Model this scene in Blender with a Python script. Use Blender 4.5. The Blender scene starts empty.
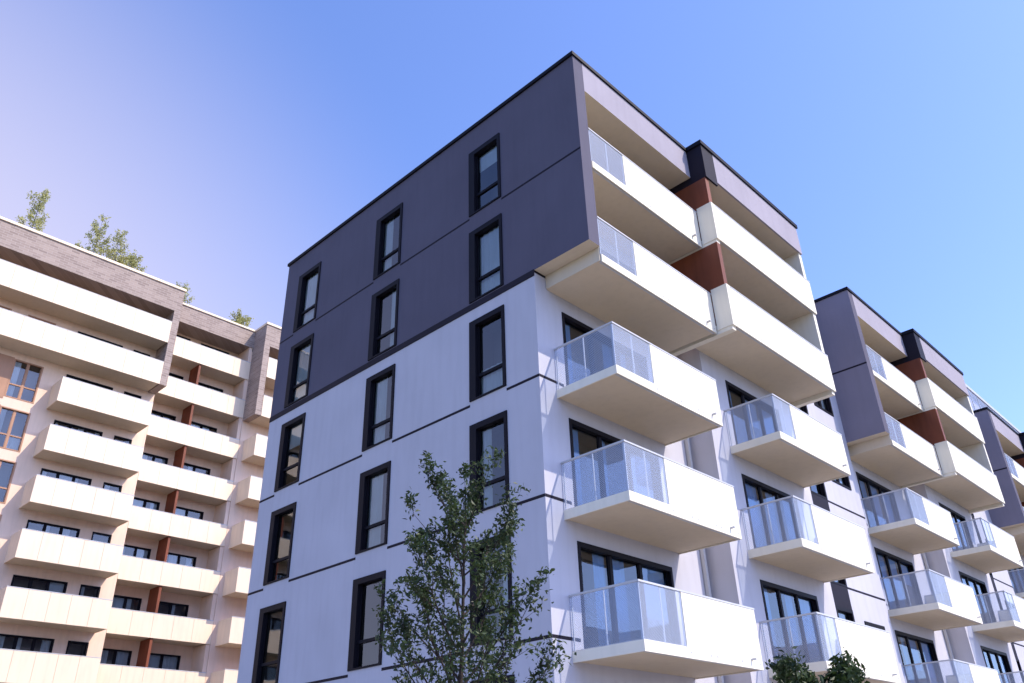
import bpy, math, random
from mathutils import Vector, Matrix
import numpy as np
random.seed(7)
sc=bpy.context.scene
sc.view_settings.view_transform='Standard'
sc.view_settings.look='None'
sc.view_settings.exposure=0

# ------------------------------------------------------------ materials
def newmat(name):
    m=bpy.data.materials.new(name); m.use_nodes=True
    nt=m.node_tree; b=nt.nodes['Principled BSDF']
    return m,nt,b
def plaster(name,col,var=0.05,rough=.88,bump=.25,stain=.06,fine=60,spec=.3):
    m,nt,b=newmat(name); N=nt.nodes; L=nt.links
    tc=N.new('ShaderNodeTexCoord')
    n1=N.new('ShaderNodeTexNoise'); n1.inputs['Scale'].default_value=.55; n1.inputs['Detail'].default_value=6
    mp=N.new('ShaderNodeMapping'); mp.inputs['Scale'].default_value=(3.0,3.0,.35)
    n2=N.new('ShaderNodeTexNoise'); n2.inputs['Scale'].default_value=1.6; n2.inputs['Detail'].default_value=5
    L.new(tc.outputs['Object'],n1.inputs['Vector']); L.new(tc.outputs['Object'],mp.inputs['Vector']); L.new(mp.outputs[0],n2.inputs['Vector'])
    r1=N.new('ShaderNodeMapRange'); r1.inputs[1].default_value=.3; r1.inputs[2].default_value=.7; r1.inputs[3].default_value=1-var; r1.inputs[4].default_value=1+var
    r2=N.new('ShaderNodeMapRange'); r2.inputs[1].default_value=.45; r2.inputs[2].default_value=.75; r2.inputs[3].default_value=1; r2.inputs[4].default_value=1-stain
    L.new(n1.outputs['Fac'],r1.inputs[0]); L.new(n2.outputs['Fac'],r2.inputs[0])
    mu=N.new('ShaderNodeMath'); mu.operation='MULTIPLY'; L.new(r1.outputs[0],mu.inputs[0]); L.new(r2.outputs[0],mu.inputs[1])
    vm=N.new('ShaderNodeVectorMath'); vm.operation='SCALE'; vm.inputs[0].default_value=col; L.new(mu.outputs[0],vm.inputs['Scale'])
    L.new(vm.outputs[0],b.inputs['Base Color'])
    b.inputs['Roughness'].default_value=rough; b.inputs['Specular IOR Level'].default_value=spec
    n3=N.new('ShaderNodeTexNoise'); n3.inputs['Scale'].default_value=fine; n3.inputs['Detail'].default_value=3
    L.new(tc.outputs['Object'],n3.inputs['Vector'])
    bp=N.new('ShaderNodeBump'); bp.inputs['Strength'].default_value=bump; bp.inputs['Distance'].default_value=.01
    L.new(n3.outputs['Fac'],bp.inputs['Height']); L.new(bp.outputs[0],b.inputs['Normal'])
    return m
M={}
M['white']=plaster('white_render',(.485,.475,.535))
M['grey']=plaster('grey_render',(.098,.090,.128),var=.07)
M['midgrey']=plaster('mid_grey_render',(.19,.175,.225),var=.06)
M['cream']=plaster('cream_panel',(.78,.72,.60),var=.03,rough=.6,bump=.05,stain=.07)
M['flarecream']=plaster('cream_panel_flare_tint',(.82,.66,.50),var=.03,rough=.6,bump=.05,stain=.08)  # left building's panels: orange flare glow tinted into the cream
M['soffit']=plaster('soffit_paint',(.62,.525,.40),var=.03)
M['black']=plaster('black_metal',(.007,.006,.011),var=.1,rough=.55,bump=.02,spec=.12)
M['charcoal']=plaster('charcoal_cladding',(.016,.013,.022),var=.15,rough=.6,spec=.12)
M['rust']=plaster('wood_cladding',(.19,.052,.024),var=.2,rough=.6,stain=.25)
M['lightgrey']=plaster('light_grey_render',(.33,.30,.35))
M['flarewhite']=plaster('white_render_flare_tint',(.78,.58,.45),stain=.08)  # left building's walls: flare's peach wash put into the base colour
M['tan']=plaster('tan_panel',(.42,.24,.16),var=.12)
M['roof']=plaster('roof_gravel',(.3,.3,.3),var=.2)
M['steel']=plaster('galvanised_steel',(.5,.5,.52),rough=.4,bump=.02)
M['room']=plaster('room_wall',(.30,.27,.25),bump=0)
M['curtain']=plaster('curtain_fabric',(.78,.78,.78),var=.1,bump=0)
M['bluecurtain']=plaster('blue_blind_fabric',(.22,.45,.75),var=.12,bump=0)
# brick for left building fascia
m,nt,b=newmat('grey_brick'); N=nt.nodes; L=nt.links
tc=N.new('ShaderNodeTexCoord'); sx=N.new('ShaderNodeSeparateXYZ'); cx=N.new('ShaderNodeCombineXYZ')
ad=N.new('ShaderNodeMath'); ad.operation='ADD'
L.new(tc.outputs['Object'],sx.inputs[0]); L.new(sx.outputs['X'],ad.inputs[0]); L.new(sx.outputs['Y'],ad.inputs[1])
L.new(ad.outputs[0],cx.inputs['X']); L.new(sx.outputs['Z'],cx.inputs['Y'])
br=N.new('ShaderNodeTexBrick'); br.inputs['Scale'].default_value=1; br.inputs['Brick Width'].default_value=.5; br.inputs['Row Height'].default_value=.16
br.inputs['Mortar Size'].default_value=.015
br.inputs['Color1'].default_value=(.24,.18,.155,1); br.inputs['Color2'].default_value=(.36,.28,.24,1); br.inputs['Mortar'].default_value=(.38,.31,.28,1)
L.new(cx.outputs[0],br.inputs['Vector']); L.new(br.outputs['Color'],b.inputs['Base Color']); b.inputs['Roughness'].default_value=.85
M['brick']=m
# glass
m=bpy.data.materials.new('window_glass'); m.use_nodes=True; nt=m.node_tree; N=nt.nodes; L=nt.links; N.clear()
out=N.new('ShaderNodeOutputMaterial'); mix=N.new('ShaderNodeMixShader'); tr=N.new('ShaderNodeBsdfTransparent'); gl=N.new('ShaderNodeBsdfGlossy')
tr.inputs['Color'].default_value=(.72,.78,.82,1); gl.inputs['Roughness'].default_value=.015; gl.inputs['Color'].default_value=(.95,.97,1,1)
fr=N.new('ShaderNodeFresnel'); fr.inputs['IOR'].default_value=1.9
tc=N.new('ShaderNodeTexCoord'); nn=N.new('ShaderNodeTexNoise'); nn.inputs['Scale'].default_value=.9; bp=N.new('ShaderNodeBump'); bp.inputs['Strength'].default_value=.15; bp.inputs['Distance'].default_value=.02
L.new(tc.outputs['Object'],nn.inputs['Vector']); L.new(nn.outputs['Fac'],bp.inputs['Height']); L.new(bp.outputs[0],gl.inputs['Normal'])
L.new(fr.outputs[0],mix.inputs[0]); L.new(tr.outputs[0],mix.inputs[1]); L.new(gl.outputs[0],mix.inputs[2]); L.new(mix.outputs[0],out.inputs[0])
M['glass']=m
# translucent glass screen of the balconies (finely dotted)
m=bpy.data.materials.new('dotted_glass_screen'); m.use_nodes=True; nt=m.node_tree; N=nt.nodes; L=nt.links
b=N['Principled BSDF']; b.inputs['Base Color'].default_value=(.58,.64,.80,1); b.inputs['Roughness'].default_value=.1
out=N['Material Output']; mix=N.new('ShaderNodeMixShader'); tr=N.new('ShaderNodeBsdfTransparent'); tr.inputs[0].default_value=(.86,.92,1,1)
tc=N.new('ShaderNodeTexCoord'); sx=N.new('ShaderNodeSeparateXYZ'); L.new(tc.outputs['Object'],sx.inputs[0])
ad=N.new('ShaderNodeMath'); ad.operation='ADD'; L.new(sx.outputs['X'],ad.inputs[0]); L.new(sx.outputs['Y'],ad.inputs[1])
def sinw(src,per):
    a=N.new('ShaderNodeMath'); a.operation='MULTIPLY'; a.inputs[1].default_value=2*math.pi/per; L.new(src,a.inputs[0])
    s=N.new('ShaderNodeMath'); s.operation='SINE'; L.new(a.outputs[0],s.inputs[0]); return s.outputs[0]
s1=sinw(ad.outputs[0],.05); s2=sinw(sx.outputs['Z'],.05)
mu=N.new('ShaderNodeMath'); mu.operation='MULTIPLY'; L.new(s1,mu.inputs[0]); L.new(s2,mu.inputs[1])
gt=N.new('ShaderNodeMapRange'); gt.inputs[1].default_value=-.4; gt.inputs[2].default_value=.4; gt.inputs[3].default_value=.72; gt.inputs[4].default_value=.54
L.new(mu.outputs[0],gt.inputs[0]); L.new(gt.outputs[0],mix.inputs[0])
L.new(b.outputs[0],mix.inputs[1]); L.new(tr.outputs[0],mix.inputs[2]); L.new(mix.outputs[0],out.inputs[0])
M['perf']=m
def leafmat(name,c1,c2):
    m=bpy.data.materials.new(name); m.use_nodes=True; nt=m.node_tree; N=nt.nodes; L=nt.links; b=N['Principled BSDF']
    tc=N.new('ShaderNodeTexCoord'); n=N.new('ShaderNodeTexNoise'); n.inputs['Scale'].default_value=4; n.inputs['Detail'].default_value=4
    L.new(tc.outputs['Object'],n.inputs['Vector']); cr=N.new('ShaderNodeValToRGB'); cr.color_ramp.elements[0].position=.35; cr.color_ramp.elements[1].position=.65
    cr.color_ramp.elements[0].color=(*c1,1); cr.color_ramp.elements[1].color=(*c2,1); L.new(n.outputs['Fac'],cr.inputs[0]); L.new(cr.outputs[0],b.inputs['Base Color'])
    b.inputs['Roughness'].default_value=.5
    t=N.new('ShaderNodeBsdfTranslucent'); L.new(cr.outputs[0],t.inputs[0]); mx=N.new('ShaderNodeMixShader'); mx.inputs[0].default_value=.3
    L.new(b.outputs[0],mx.inputs[1]); L.new(t.outputs[0],mx.inputs[2]); L.new(mx.outputs[0],N['Material Output'].inputs[0]); return m
M['leaf']=leafmat('leaf_green',(.014,.028,.008),(.055,.088,.022))
M['birchleaf']=leafmat('birch_leaf',(.30,.31,.10),(.55,.52,.22))
M['bark']=plaster('bark',(.04,.03,.025),var=.3,bump=.8)

# ------------------------------------------------------------ mesh accumulators
class Build:
    def __init__(s,name):
        s.d={}; s.e=bpy.data.objects.new(name,None); sc.collection.objects.link(s.e)
    def q(s,part,mat,pts):
        v,f=s.d.setdefault((part,mat),([],[])); n=len(v); v.extend(pts); f.append(tuple(range(n,n+len(pts))))
    def box(s,part,mat,x0,x1,y0,y1,z0,z1):
        if x0>x1:x0,x1=x1,x0
        if y0>y1:y0,y1=y1,y0
        v,f=s.d.setdefault((part,mat),([],[])); n=len(v)
        v.extend([(x,y,z) for z in (z0,z1) for x,y in ((x0,y0),(x1,y0),(x1,y1),(x0,y1))])
        for a in ((3,2,1,0),(4,5,6,7),(0,1,5,4),(1,2,6,5),(2,3,7,6),(3,0,4,7)): f.append(tuple(n+i for i in a))
    def finish(s,bevel=()):
        for (part,mat),(v,f) in s.d.items():
            me=bpy.data.meshes.new(part); me.from_pydata(v,[],f); me.materials.append(M[mat]); me.update()
            o=bpy.data.objects.new(part,me); sc.collection.objects.link(o); o.parent=s.e
def PM(kind,v):
    if kind=='Y': return lambda a,z,d:(a,v+d,z)
    return lambda a,z,d:(v-d,a,z)
def bx(B,part,mat,kind,v,a0,a1,z0,z1,d0,d1):
    if kind=='Y': B.box(part,mat,a0,a1,v+d0,v+d1,z0,z1)
    else: B.box(part,mat,v-d0,v-d1,a0,a1,z0,z1)
def wall(B,mat,kind,v,a0,a1,z0,z1,ops,rev=.18,part='walls'):
    P=PM(kind,v)
    ops=[o for o in ops if o[0]>=a0 and o[1]<=a1 and o[2]>=z0 and o[3]<=z1]
    A=sorted(set([a0,a1]+[o[0] for o in ops]+[o[1] for o in ops])); Z=sorted(set([z0,z1]+[o[2] for o in ops]+[o[3] for o in ops]))
    for i in range(len(A)-1):
        for j in range(len(Z)-1):
            ca=(A[i]+A[i+1])/2; cz=(Z[j]+Z[j+1])/2
            if any(o[0]<ca<o[1] and o[2]<cz<o[3] for o in ops): continue
            B.q(part,mat,[P(A[i],Z[j],0),P(A[i+1],Z[j],0),P(A[i+1],Z[j+1],0),P(A[i],Z[j+1],0)])
    for o in ops:
        a,b_,c,d=o[:4]
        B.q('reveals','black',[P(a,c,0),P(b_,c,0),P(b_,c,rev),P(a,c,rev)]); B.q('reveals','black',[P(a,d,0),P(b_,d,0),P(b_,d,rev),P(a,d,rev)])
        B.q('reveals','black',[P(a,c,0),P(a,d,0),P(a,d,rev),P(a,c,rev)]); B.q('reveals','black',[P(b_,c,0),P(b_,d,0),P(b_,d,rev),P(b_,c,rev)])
def window(B,kind,v,a0,a1,z0,z1,panes=1,transom=.3,bl=.07,br_=.07,bt=.07,bb=.07,proud=.0,cur=None,room=.9,fm='black'):
    P=PM(kind,v)
    d0,d1=-proud,.16
    g=.002
    bx(B,'window_frames',fm,kind,v,a0+g,a0+bl,z0+g,z1-g,d0,d1); bx(B,'window_frames',fm,kind,v,a1-br_,a1-g,z0+g,z1-g,d0,d1)
    bx(B,'window_frames',fm,kind,v,a0+bl,a1-br_,z0+g,z0+bb,d0,d1); bx(B,'window_frames',fm,kind,v,a0+bl,a1-br_,z1-bt,z1-g,d0,d1)
    ia0,ia1,iz0,iz1=a0+bl,a1-br_,z0+bb,z1-bt
    w=(ia1-ia0)/panes
    for k in range(1,panes):
        bx(B,'window_frames',fm,kind,v,ia0+k*w-.05,ia0+k*w+.05,iz0,iz1,.055,.15)
    if transom:
        zt=iz0+(iz1-iz0)*transom
        for k in range(panes):
            bx(B,'window_frames',fm,kind,v,ia0+k*w+(.05 if k else 0),ia0+(k+1)*w-(.05 if k<panes-1 else 0),zt-.04,zt+.04,.058,.148)
    for k in range(panes):
        s0=ia0+k*w+(.05 if k else 0); s1=ia0+(k+1)*w-(.05 if k<panes-1 else 0)
        bx(B,'window_sashes',fm,kind,v,s0,s0+.035,iz0,iz1,.075,.125); bx(B,'window_sashes',fm,kind,v,s1-.035,s1,iz0,iz1,.075,.125)
        t=random.uniform(-.006,.006); t2=random.uniform(-.006,.006)
        B.q('glazing','glass',[P(s0,iz0,.10+t),P(s1,iz0,.10+t2),P(s1,iz1,.10-t),P(s0,iz1,.10-t2)])
        c=cur if cur else random.choice(['curtain','half','half','none','half','blind','lower'])
        m='curtain'
        if c=='blue': m='bluecurtain'; c=random.choice(['curtain','half','curtain','blind','half'])
        def drape(x0,x1,zz0=iz0,zz1=iz1):
            n=max(3,int((x1-x0)/.09)); pts=[(x0+(x1-x0)*i/n,.18+.03*(i%2)) for i in range(n+1)]
            for i in range(n): B.q('curtains',m,[P(pts[i][0],zz0,pts[i][1]),P(pts[i+1][0],zz0,pts[i+1][1]),P(pts[i+1][0],zz1,pts[i+1][1]),P(pts[i][0],zz1,pts[i][1])])
        if c=='curtain': drape(s0,s1)
        elif c=='lower': drape(s0,s1,iz0,iz0+(iz1-iz0)*random.uniform(.35,.6))
        elif c=='half':
            if random.random()<.5: drape(s0,s0+(s1-s0)*random.uniform(.25,.6))
            else: drape(s1-(s1-s0)*random.uniform(.25,.6),s1)
        elif c=='blind':
            zz=iz1-(iz1-iz0)*random.uniform(.25,.8); B.q('curtains',m,[P(s0,zz,.2),P(s1,zz,.2),P(s1,iz1,.2),P(s0,iz1,.2)])
    r=.17
    for pts in ([P(a0,z0,room),P(a1,z0,room),P(a1,z1,room),P(a0,z1,room)],[P(a0,z0,r),P(a1,z0,r),P(a1,z0,room),P(a0,z0,room)],[P(a0,z1,r),P(a1,z1,r),P(a1,z1,room),P(a0,z1,room)],[P(a0,z0,r),P(a0,z1,r),P(a0,z1,room),P(a0,z0,room)],[P(a1,z0,r),P(a1,z1,r),P(a1,z1,room),P(a1,z0,room)]):
        B.q('rooms','room',pts)

# ------------------------------------------------------------ main building
T=20.2; S=13.65; LX=-12.6; PX=1.84; PB=2.38; H=3.02
B=Build('apartment_building')
rows=[(16.72,19.15),(13.72,16.12),(10.72,13.1),(7.72,10.05),(4.72,7.03),(1.70,4.0)]
cols=[(-2.42,-1.10),(-7.0,-5.62),(-11.7,-10.3)]
ops=[(a,b_,z0,z1) for z0,z1 in rows for a,b_ in cols]
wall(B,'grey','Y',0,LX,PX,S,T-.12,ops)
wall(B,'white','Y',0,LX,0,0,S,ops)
for z0,z1 in rows:
    for a,b_ in cols:
        window(B,'Y',0,a,b_,z0,z1,1,.30,bl=.24,br_=.10,bt=.16,bb=.05,proud=.035)
def grooves(zs,a0,a1,h,kind='Y',v=0,mat='charcoal'):
    for z in zs:
        segs=[]; cur=a0
        for a,b_ in sorted(cols):
            if kind=='Y': segs.append((cur,a-.003)); cur=b_+.003
        segs.append((cur,a1))
        for s0,s1 in segs:
            if s1>s0: bx(B,'facade_joints',mat,kind,v,s0,s1,z-h,z,-.006,.01)
grooves([S+3.02],LX,PX-.002,.06)
bx(B,'facade_joints','charcoal','Y',0,LX,0,S-.17,S+.02,-.02,.01)
for z in (S-3.0,S-6.0,S-9.0): grooves([z],LX,-.002,.07)
B.box('roof_coping','black',LX-.05,PX+.05,-.06,.35,T-.12,T)
B.box('roof_coping','black',PX-.3,PX+.05,.35,5.72,T-.12,T)
B.box('roof_coping','black',LX-.05,LX+.3,.35,62,T-.12,T)
B.q('walls','white',[(LX,0,0),(LX,62,0),(LX,62,S),(LX,0,S)]); B.q('walls','grey',[(LX,0,S),(LX,62,S),(LX,62,T-.12),(LX,0,T-.12)])
B.q('walls','white',[(LX,62,0),(0,62,0),(0,62,T-.2),(LX,62,T-.2)])
B.q('roof','roof',[(LX,0,T-.2),(0.2,0,T-.2),(0.2,62,T-.2),(LX,62,T-.2)])

def parapet(B,x0,x1,y0,y1,zb,perf_front=1.3,sideL=True,sideR=True,matl='cream'):
    xw=x0
    hgt=1.36
    B.box('balcony_slabs','soffit',xw,x1-.04,y0+.04,y1-.04,zb+.03,zb+.24)
    B.box('balcony_slabs','steel',x1-.10,x1-.045,y0+.045,y1-.045,zb+.0,zb+.028)
    yp=y0+perf_front if perf_front else y0
    zt=zb+hgt
    n=max(1,round((y1-yp)/1.15)); w=(y1-yp)/n
    for i in range(n):
        B.box('balcony_panels',matl,x1-.03,x1,yp+i*w+.004,yp+(i+1)*w-.004,zb,zt-.03)
        # fixing bolts
        for yy in (yp+i*w+.12,yp+(i+1)*w-.12):
            B.box('balcony_bolts','steel',x1,x1+.008,yy-.02,yy+.02,zb+.10,zb+.14)
    B.box('balcony_panels',matl,x1-.045,x1-.031,yp,y1,zb+.02,zt-.04)
    # drainage spout
    B.box('balcony_spouts','steel',x1-.04,x1+.12,y1-.5,y1-.45,zb+.17,zb+.21) if perf_front else None
    if perf_front:
        B.q('balcony_screens','perf',[(x1-.01,y0,zb+.22),(x1-.01,yp-.01,zb+.22),(x1-.01,yp-.01,zt-.03),(x1-.01,y0,zt-.03)])
        B.box('balcony_panels',matl,x1-.03,x1,y0+.031,yp-.006,zb,zb+.218)
    if sideL:
        B.q('balcony_screens','perf',[(xw,y0+.01,zb+.22),(x1-.012,y0+.01,zb+.22),(x1-.012,y0+.01,zt-.03),(xw,y0+.01,zt-.03)])
        B.box('balcony_panels',matl,xw,x1,y0,y0+.03,zb,zb+.218)
        B.box('balcony_rails','steel',xw,x1-.05,y0-.01,y0+.04,zt-.028,zt+.012)
        for xx in np.linspace(xw+.05,x1-.06,3): B.box('balcony_rails','steel',xx-.012,xx+.012,y0+.02,y0+.045,zb+.22,zt-.03)
    if sideR:
        B.box('balcony_panels',matl,xw,x1-.031,y1-.03,y1,zb,zt-.03)
        B.box('balcony_rails','steel',xw,x1-.05,y1-.04,y1+.01,zt-.028,zt+.012)
    B.box('balcony_rails','steel',x1-.05,x1+.01,y0-.01,y1+.01,zt-.028,zt+.012)
    if perf_front:
        for yy in np.linspace(y0+.03,yp,3): B.box('balcony_rails','steel',x1-.05,x1-.025,yy-.012,yy+.012,zb+.22,zt-.03)

ZB=[1.12+H*k for k in range(6)]
def unit(y,side_face=True,last=False):
    ops1=[(y+1.0,y+4.7,zb+.26,zb+2.62) for zb in ZB]
    wall(B,'white','X',0,y,y+6.4,0,T-.2,ops1)
    for o in ops1: window(B,'X',0,*o,panes=3,transom=0,bl=.09,br_=.09,bt=.12,cur='blue',proud=.02)
    ops2=[(y+7.7,y+11.0,zb+.26,zb+2.62) for zb in ZB]
    wall(B,'white','X',.8,y+6.4,y+12.2,0,T-.2,ops2)
    for o in ops2: window(B,'X',.8,*o,panes=3,transom=0,bl=.09,br_=.09,bt=.12,cur='blue',proud=.02)
    B.q('walls','white',[(0,y+6.4,0),(.8,y+6.4,0),(.8,y+6.4,T-.2),(0,y+6.4,T-.2)])
    B.q('walls','white',[(.8,y+12.2,0),(.3,y+12.2,0),(.3,y+12.2,T-.2),(.8,y+12.2,T-.2)])
    ops3=[(y+13.3,y+14.6,zb+.45,zb+2.75) for zb in ZB]+[(y+15.4,y+17.0,zb+1.35,zb+2.5) for zb in ZB]
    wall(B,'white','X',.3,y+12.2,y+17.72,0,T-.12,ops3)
    for i,o in enumerate(ops3): window(B,'X',.3,*o,panes=1 if i<6 else 2,transom=.3 if i<6 else 0,bl=.12,br_=.1,bt=.12,proud=.03)
    for zb in ZB[:-1]: bx(B,'window_spandrels','charcoal','X',.3,y+13.3,y+14.6,zb+2.753,zb+H+.447,-.02,.01)
    B.box('roof_coping','black',.05,.35,y+12.21,y+17.71,T-.12,T)
    for z in (S,S-3,S-6,S-9): bx(B,'facade_joints','charcoal','X',0,y+.002,y+.9,z-.07,z,-.006,.01)
    for z in (S-3,S-6,S-9): bx(B,'facade_joints','charcoal','X',.3,y+12.21,y+13.29,z-.07,z,-.006,.01); bx(B,'facade_joints','charcoal','X',.3,y+14.61,y+17.7,z-.07,z,-.006,.01)
    yy=y
    if side_face:
        B.q('walls','midgrey',[(.2,yy,S),(PX,yy,S),(PX,yy,T-.12),(.2,yy,T-.12)])
        B.box('roof_coping','black',.2,PX+.05,yy-.06,yy+.35,T-.12,T); B.box('roof_coping','black',PX-.3,PX+.05,yy+.35,yy+5.72,T-.12,T)
        for z in (S+3.02,): B.box('facade_joints','charcoal',.3,PX-.002,yy-.006,yy+.01,z-.07,z)
    B.q('walls','grey',[(PX,yy,S),(PX,yy+.42,S),(PX,yy+.42,T-.12),(PX,yy,T-.12)])
    B.q('walls','soffit',[(0,yy,S),(PX,yy,S),(PX,yy+.42,S),(0,yy+.42,S)])
    B.box('balcony_slabs','soffit',0.01,PX-.05,yy+.425,yy+.468,ZB[4]+.05,S+.2)
    B.q('walls','cream',[(0,yy+.42,S),(PX,yy+.42,S),(PX,yy+.42,T-1.2),(0,yy+.42,T-1.2)])
    B.q('walls','lightgrey',[(PX,yy+.42,T-1.2),(PX,yy+5.72,T-1.2),(PX,yy+5.72,T-.12),(PX,yy+.42,T-.12)])
    B.q('walls','soffit',[(0,yy+.42,T-1.2),(PX,yy+.42,T-1.2),(PX,yy+5.72,T-1.2),(0,yy+5.72,T-1.2)])
    B.q('roof','roof',[(0,yy,T-.15),(PX,yy,T-.15),(PX,yy+5.72,T-.15),(0,yy+5.72,T-.15)])
    for k in (4,5): parapet(B,0.0,PX,y+.43,y+5.70,ZB[k]+.02,1.5,sideL=False,sideR=False)
    a,b_=y+5.74,y+12.2
    for z0,z1,m in ((ZB[4]+.3,ZB[5]+.02,'rust'),(ZB[5]+.3,T-1.45,'rust'),(ZB[5]+.02,ZB[5]+.3,'cream'),(ZB[4],ZB[4]+.3,'cream'),(T-1.45,T-.12,'charcoal')):
        B.box('divider_wall',m,.0,PB-.06,a,a+.2,z0,z1)
    B.box('upper_fascia','charcoal',PB-.06,PB-.001,a,a+.7,T-1.44,T-.12)
    B.box('upper_fascia','lightgrey',PB-.06,PB,a+.7,b_,T-1.3,T-.12)
    B.box('divider_wall','cream',.8,PB-.061,b_-.2,b_,ZB[4],T-.12)
    B.q('walls','soffit',[(0.8,a+.2,T-1.3),(PB-.06,a+.2,T-1.3),(PB-.06,b_-.2,T-1.3),(0.8,b_-.2,T-1.3)])
    B.box('roof_coping','black',.2,PB+.05,a-.06,a+.3,T-.12,T+.03); B.box('roof_coping','black',PB-.3,PB+.05,a+.3,b_+.05,T-.12,T+.03); B.box('roof_coping','black',.36,PB-.3,b_-.3,b_+.05,T-.12,T+.03)
    B.q('roof','roof',[(0,a,T-.14),(PB,a,T-.14),(PB,b_,T-.14),(0,b_,T-.14)])
    for k in (4,5): parapet(B,0.8,PB,a+.21,b_+.02,ZB[k]+.12,0,sideL=False,sideR=True); B.box('balcony_panels','cream',PX+.02,PB,a-.02,a+.205,ZB[k]+.12,ZB[k]+1.5)
    for k in range(0,4):
        parapet(B,0.0,PX,y+.6,y+5.15,ZB[k],1.5)
        parapet(B,0.8,PB,y+7.3,y+11.75,ZB[k]+.1,1.0)
for i in range(3): unit(17.72*i,side_face=i>0)
for i in range(3):
    y=17.72*i+6.15
    B.box('rainwater_pipe','steel',.02,.12,y,y+.1,0,T-1.4)
B.box('penthouse','lightgrey',-7,.6,34.0,60,T-.2,22.3)
B.box('penthouse','steel',-7.2,.9,33.8,60.2,22.3,22.5)
for i in range(18):
    B.box('penthouse_rail','steel',.95,1.0,33.9+i*1.4,33.95+i*1.4,T,T+1.8)
B.q('penthouse_glass','perf',[(.98,33.9,T+.1),(.98,58,T+.1),(.98,58,T+1.8),(.98,33.9,T+1.8)])
B.finish()

# ------------------------------------------------------------ second building (west)
C=Build('apartment_building')
X1=-36.47; X2=-38.1; X3=-39.7; TR=32.75; HH=3.0
tops=[30.05-HH*k for k in range(10)]
def cbalc(x0,x1,y0,y1,zt,h=1.5,ends=True,perf=0):
    zb=zt-h
    C.box('balcony_slabs','soffit',x0,x1-.05,y0+.04,y1-.04,zb+.03,zb+.25)
    n=max(1,round((y1-y0)/1.2)); w=(y1-y0)/n
    for i in range(n): C.box('balcony_panels','flarecream',x1-.04,x1,y0+i*w+.007,y0+(i+1)*w-.007,zb,zt)
    C.box('balcony_panels','flarecream',x1-.055,x1-.041,y0,y1,zb+.01,zt-.01)
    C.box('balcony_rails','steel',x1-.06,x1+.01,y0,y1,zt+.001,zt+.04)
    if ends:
        C.box('balcony_panels','flarecream',x0,x1-.056,y0,y0+.04,zb,zt); C.box('balcony_panels','flarecream',x0,x1-.056,y1-.04,y1,zb,zt)
def secA(y0,y1,left=False):
    ops=[]
    for t in tops:
        zf=t-1.25
        ops+= [(y1-5.4,y1-2.6,zf,zf+2.3),(y1-1.9,y1-.8,zf,zf+2.3),(y1-8.3,y1-6.7,zf-.1,zf+2.3),(y1-10.8,y1-9.2,zf-.1,zf+2.3)]
    wall(C,'flarewhite','X',X2,y0,y1,0,TR-1.9,ops)
    for i,o in enumerate(ops): window(C,'X',X2,*o,panes=[3,1,2,2][i%4],transom=0 if i%4<2 else .35,bl=.08,br_=.08,proud=.02,fm='tan' if i%4>1 else 'black')
    for t in tops[2:]:
        C.box('tan_cladding','tan',X2,X2+.03,y1-9.19,y1-8.31,t-1.5,t+1.1)
    C.box('parapet_band','brick',X2,X1,y0,y1,30.95,TR-.12)
    C.box('roof_coping','flarecream',X2-.3,X1+.08,y0-.05,y1+.05,TR-.12,TR+.05)
    C.box('fin','brick',X2,X1,y1-.45,y1,25.5,30.95)
    C.box('fin','brick',X2,X1,y0,y0+.45,25.5,30.95)
    cbalc(X2,X1+.02,y0+.46,y1-.46,tops[0],1.55,False); cbalc(X2,X1+.02,y0+.46,y1-.46,tops[1],1.55,False)
    for t in tops[2:]: 
        cbalc(X2,X1,y1-6.0,y1-.6,t+.05,1.5)
        if not left: cbalc(X2,X1,y0+.3,y0+5.4,t+.05,1.5)
def secB(y0,y1):
    ops=[]
    for t in tops:
        zf=t-1.2
        ops+=[(y0+.5,y0+2.3,zf,zf+2.3),(y0+3.1,y0+5.3,zf,zf+2.3)]
    wall(C,'flarewhite','X',X3,y0,y1,0,TR-.12,ops)
    for i,o in enumerate(ops): window(C,'X',X3,*o,panes=2,transom=0,bl=.08,br_=.08,proud=.02)
    C.box('parapet_band','brick',X3,X2,y0,y1,31.3,TR-.12)
    C.box('roof_coping','flarecream',X3-.3,X2+.08,y0+.06,y1-.06,TR-.12,TR+.02)
    for t in tops:
        cbalc(X3,X2,y0+.01,y1-.01,t,1.35,False)
        ztop=t+HH-1.36
        if t<29: C.box('divider_wall','rust',X3+.2,X2-.1,y0+2.6,y0+2.75,t-1.1,ztop); 
        C.box('party_wall','flarewhite',X3,X2-.06,y1-.25,y1-.01,t-1.1,ztop)
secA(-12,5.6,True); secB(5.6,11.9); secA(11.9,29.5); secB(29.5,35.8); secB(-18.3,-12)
C.q('walls','flarewhite',[(X3,-18.3,0),(X3,-18.3,TR-.2),(-52,-18.3,TR-.2),(-52,-18.3,0)])
for a in (5.6,11.9,-12,29.5): C.q('walls','flarewhite',[(X3,a,0),(X2,a,0),(X2,a,31),(X3,a,31)])
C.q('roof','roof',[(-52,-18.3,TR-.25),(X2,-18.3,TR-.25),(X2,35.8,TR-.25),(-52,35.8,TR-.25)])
C.q('walls','flarewhite',[(-52,-18.3,0),(-52,35.8,0),(-52,35.8,TR-.2),(-52,-18.3,TR-.2)])
C.q('walls','flarewhite',[(-52,35.8,0),(X3,35.8,0),(X3,35.8,TR-.2),(-52,35.8,TR-.2)])
C.finish()

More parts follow.
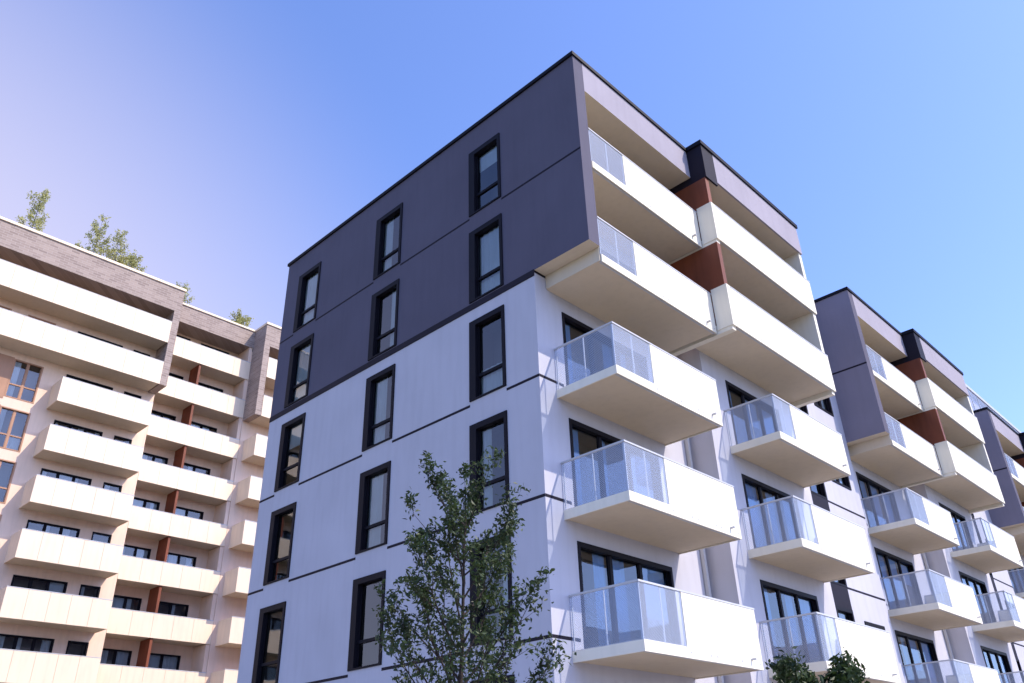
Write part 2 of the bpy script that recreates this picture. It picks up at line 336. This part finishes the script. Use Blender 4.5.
# ------------------------------------------------------------ trees
def tube(V,F,p0,p1,r0,r1,n=6):
    d=(p1-p0); 
    if d.length<1e-5: return
    d.normalize(); a=d.orthogonal().normalized(); b=d.cross(a); s=len(V)
    for p,r in ((p0,r0),(p1,r1)):
        for i in range(n):
            t=2*math.pi*i/n; V.append(tuple(p+a*math.cos(t)*r+b*math.sin(t)*r))
    for i in range(n): F.append((s+i,s+(i+1)%n,s+n+(i+1)%n,s+n+i))
def tree(name,loc,height,clear,spread,leaf,nlimb,leafmat,seed,dens=1.0,trunk_r=.06,up=.75,lean=(0,0)):
    R=random.Random(seed); V=[];F=[];LV=[];LF=[]
    def leafat(p,sz):
        n=Vector((R.gauss(0,1),R.gauss(0,1),R.gauss(0,1)+.5)).normalized(); a=n.orthogonal().normalized()
        a=(Matrix.Rotation(R.uniform(0,6.28),3,n)@a); b=n.cross(a); s=len(LV); sz*=R.uniform(.6,1.3)
        fold=n*sz*.15
        LV.extend([tuple(p-a*sz),tuple(p+b*sz*.45+fold),tuple(p+a*sz),tuple(p-b*sz*.45+fold)]); LF.append((s,s+1,s+2,s+3))
    def branch(p,d,L,r,lev):
        n=max(3,int(L/.2)); pts=[p]; cur=p.copy(); dd=d.copy()
        for i in range(n):
            dd=(dd+Vector((R.gauss(0,.09),R.gauss(0,.09),R.gauss(0,.05)+(.07 if lev<3 else 0)))).normalized()
            cur=cur+dd*(L/n); pts.append(cur.copy()); rr0=r*(1-i/n*.8); rr1=r*(1-(i+1)/n*.8); tube(V,F,pts[-2],cur,rr0,rr1,6 if lev<2 else 4)
            t=(i+1)/n
            if lev>=1 and lev<3 and t>.2:
                k=2 if lev==1 else 1
                for _ in range(k):
                    if R.random()<.8:
                        ax=Vector((R.gauss(0,1),R.gauss(0,1),R.gauss(0,1))).normalized()
                        nd=(dd+ax*.75+Vector((0,0,.2))).normalized(); branch(cur,nd,L*R.uniform(.25,.5)*(1.15-t*.6),rr1*.55+.0015,lev+1)
            if lev>=2 or (lev==1 and t>.4):
                for _ in range(int(R.uniform(1,4.5)*dens)): leafat(cur+Vector((R.gauss(0,.06),R.gauss(0,.06),R.gauss(0,.06)))*(leaf/.05),leaf)
        return
    p=Vector((0,0,0)); n=14; d=Vector((0,0,1)); pts=[p]
    for i in range(n):
        d=(d+Vector((R.gauss(0,.03)+lean[0],R.gauss(0,.03)+lean[1],.05))).normalized(); q=pts[-1]+d*(height*.93/n); pts.append(q)
        tube(V,F,pts[-2],q,trunk_r*(1-i/n*.85),trunk_r*(1-(i+1)/n*.85),8)
    for i in range(nlimb):
        t=clear+(1-clear)*(i+R.random()*.6)/nlimb; t=min(t,.97); k=t*n; a=pts[int(k)].lerp(pts[min(n,int(k)+1)],k%1)
        az=i*2.4+R.uniform(-.4,.4); el=up+R.uniform(-.15,.2)
        d=Vector((math.cos(az)*math.cos(el),math.sin(az)*math.cos(el),math.sin(el)))
        u=(t-clear)/(1-clear); L=spread*(1.0-.55*u)*R.uniform(.7,1.15)
        branch(a,d,L,trunk_r*.42*(1-t*.6),1)
    E=bpy.data.objects.new(name,None); sc.collection.objects.link(E); E.location=loc
    for nm,v,f,mt in (('trunk_and_limbs',V,F,M['bark']),('leaves',LV,LF,M[leafmat])):
        me=bpy.data.meshes.new(nm); me.from_pydata(v,[],f); me.materials.append(mt); o=bpy.data.objects.new(nm,me); sc.collection.objects.link(o); o.parent=E
tree('young_deciduous_tree',(4.24,-6.42,0),5.2,.34,1.68,.036,32,'leaf',11,1.75,.055,.72)
tree('young_deciduous_tree',(7.05,-3.25,0),2.95,.3,1.0,.045,26,'leaf',5,2.3,.04,.5)
for i,(y,h,x) in enumerate([(-3.6,4.2,-39.2),(.2,4.5,-39.6),(1.5,3.1,-38.9),(2.7,2.0,-39.2),(6.9,2.2,-41),(11.4,1.0,-40)]):
    tree('birch_tree',(x,y,TR-.25),h+.9,.15,1.45,.08,15,'birchleaf',20+i,.75,.04,.95)

# ------------------------------------------------------------ ground
def sheet(name,x0,x1,y0,y1,z,mat):
    me=bpy.data.meshes.new(name); me.from_pydata([(x0,y0,z),(x1,y0,z),(x1,y1,z),(x0,y1,z)],[],[(0,1,2,3)]); me.materials.append(mat); o=bpy.data.objects.new(name,me); sc.collection.objects.link(o); return o
m,nt,b=newmat('paving_blocks'); N=nt.nodes; L=nt.links
br=N.new('ShaderNodeTexBrick'); tc=N.new('ShaderNodeTexCoord'); L.new(tc.outputs['Object'],br.inputs['Vector']); br.inputs['Scale'].default_value=2.5
br.inputs['Color1'].default_value=(.36,.33,.29,1); br.inputs['Color2'].default_value=(.31,.28,.25,1); br.inputs['Mortar'].default_value=(.2,.19,.18,1); br.inputs['Mortar Size'].default_value=.01
L.new(br.outputs['Color'],b.inputs['Base Color']); b.inputs['Roughness'].default_value=.9
sheet('ground',-1500,1500,-1500,1500,0,plaster('ground_soil_grass',(.12,.13,.07),var=.3))
sheet('pavement',-36,22,-22,70,.004,m)
sheet('road',24,32,-200,200,.008,plaster('asphalt',(.05,.05,.05),var=.15))
k=Build('kerb'); k.box('kerb_stones','lightgrey',23.85,24.0,-200,200,0,.13); k.finish()

# ------------------------------------------------------------ light
w=bpy.data.worlds.new('World'); sc.world=w; w.use_nodes=True; N=w.node_tree.nodes; L=w.node_tree.links
sk=N.new('ShaderNodeTexSky'); sk.sky_type='NISHITA'; sk.sun_disc=False
AZ=math.radians(64); EL=math.radians(44)
sk.sun_elevation=EL; sk.sun_rotation=AZ; sk.air_density=1.0; sk.dust_density=.9; sk.ozone_density=2.5
tint=N.new('ShaderNodeMix'); tint.data_type='RGBA'; tint.blend_type='MULTIPLY'; tint.inputs[0].default_value=1
tint.inputs[7].default_value=(1.75,1.85,2.5,1); L.new(sk.outputs[0],tint.inputs[6])
# bright haze towards the west horizon (world direction)
tc=N.new('ShaderNodeTexCoord'); nrm=N.new('ShaderNodeVectorMath'); nrm.operation='NORMALIZE'; L.new(tc.outputs['Generated'],nrm.inputs[0])
dt=N.new('ShaderNodeVectorMath'); dt.operation='DOT_PRODUCT'; L.new(nrm.outputs[0],dt.inputs[0]); dt.inputs[1].default_value=Vector((-.97,-.08,.0)).normalized()
mr=N.new('ShaderNodeMapRange'); mr.interpolation_type='SMOOTHSTEP'; mr.inputs[1].default_value=.52; mr.inputs[2].default_value=1.0; mr.inputs[3].default_value=0; mr.inputs[4].default_value=.95
L.new(dt.outputs['Value'],mr.inputs[0])
hz=N.new('ShaderNodeMix'); hz.data_type='RGBA'; L.new(mr.outputs[0],hz.inputs[0]); L.new(tint.outputs[2],hz.inputs[6]); hz.inputs[7].default_value=(6.0,5.4,6.2,1)
L.new(hz.outputs[2],N['Background'].inputs[0]); N['Background'].inputs[1].default_value=.15
sd=Vector((math.sin(AZ)*math.cos(EL),math.cos(AZ)*math.cos(EL),math.sin(EL)))
l=bpy.data.lights.new('sun','SUN'); l.energy=4.9; l.angle=math.radians(.5); l.color=(1,.89,.72); lo=bpy.data.objects.new('sun',l); sc.collection.objects.link(lo)
lo.rotation_euler=sd.to_track_quat('Z','Y').to_euler()

# ------------------------------------------------------------ camera
p=[824.4314,0.7559,0.5131,-0.0323,11.6594,-13.2857,1.6]
a,b_,c=p[1:4]
fw=Vector((-math.sin(a)*math.cos(b_),math.cos(a)*math.cos(b_),math.sin(b_))); r0=Vector((math.cos(a),math.sin(a),0)); u0=r0.cross(fw)
r=r0*math.cos(c)+u0*math.sin(c); u=-r0*math.sin(c)+u0*math.cos(c)
cam=bpy.data.cameras.new('camera'); co=bpy.data.objects.new('camera',cam); sc.collection.objects.link(co)
cam.sensor_width=36; cam.lens=p[0]/1024*36; cam.clip_end=5000; cam.clip_start=.1
mt=Matrix(((r.x,u.x,-fw.x,p[4]),(r.y,u.y,-fw.y,p[5]),(r.z,u.z,-fw.z,p[6]),(0,0,0,1))); co.matrix_world=mt
sc.camera=co
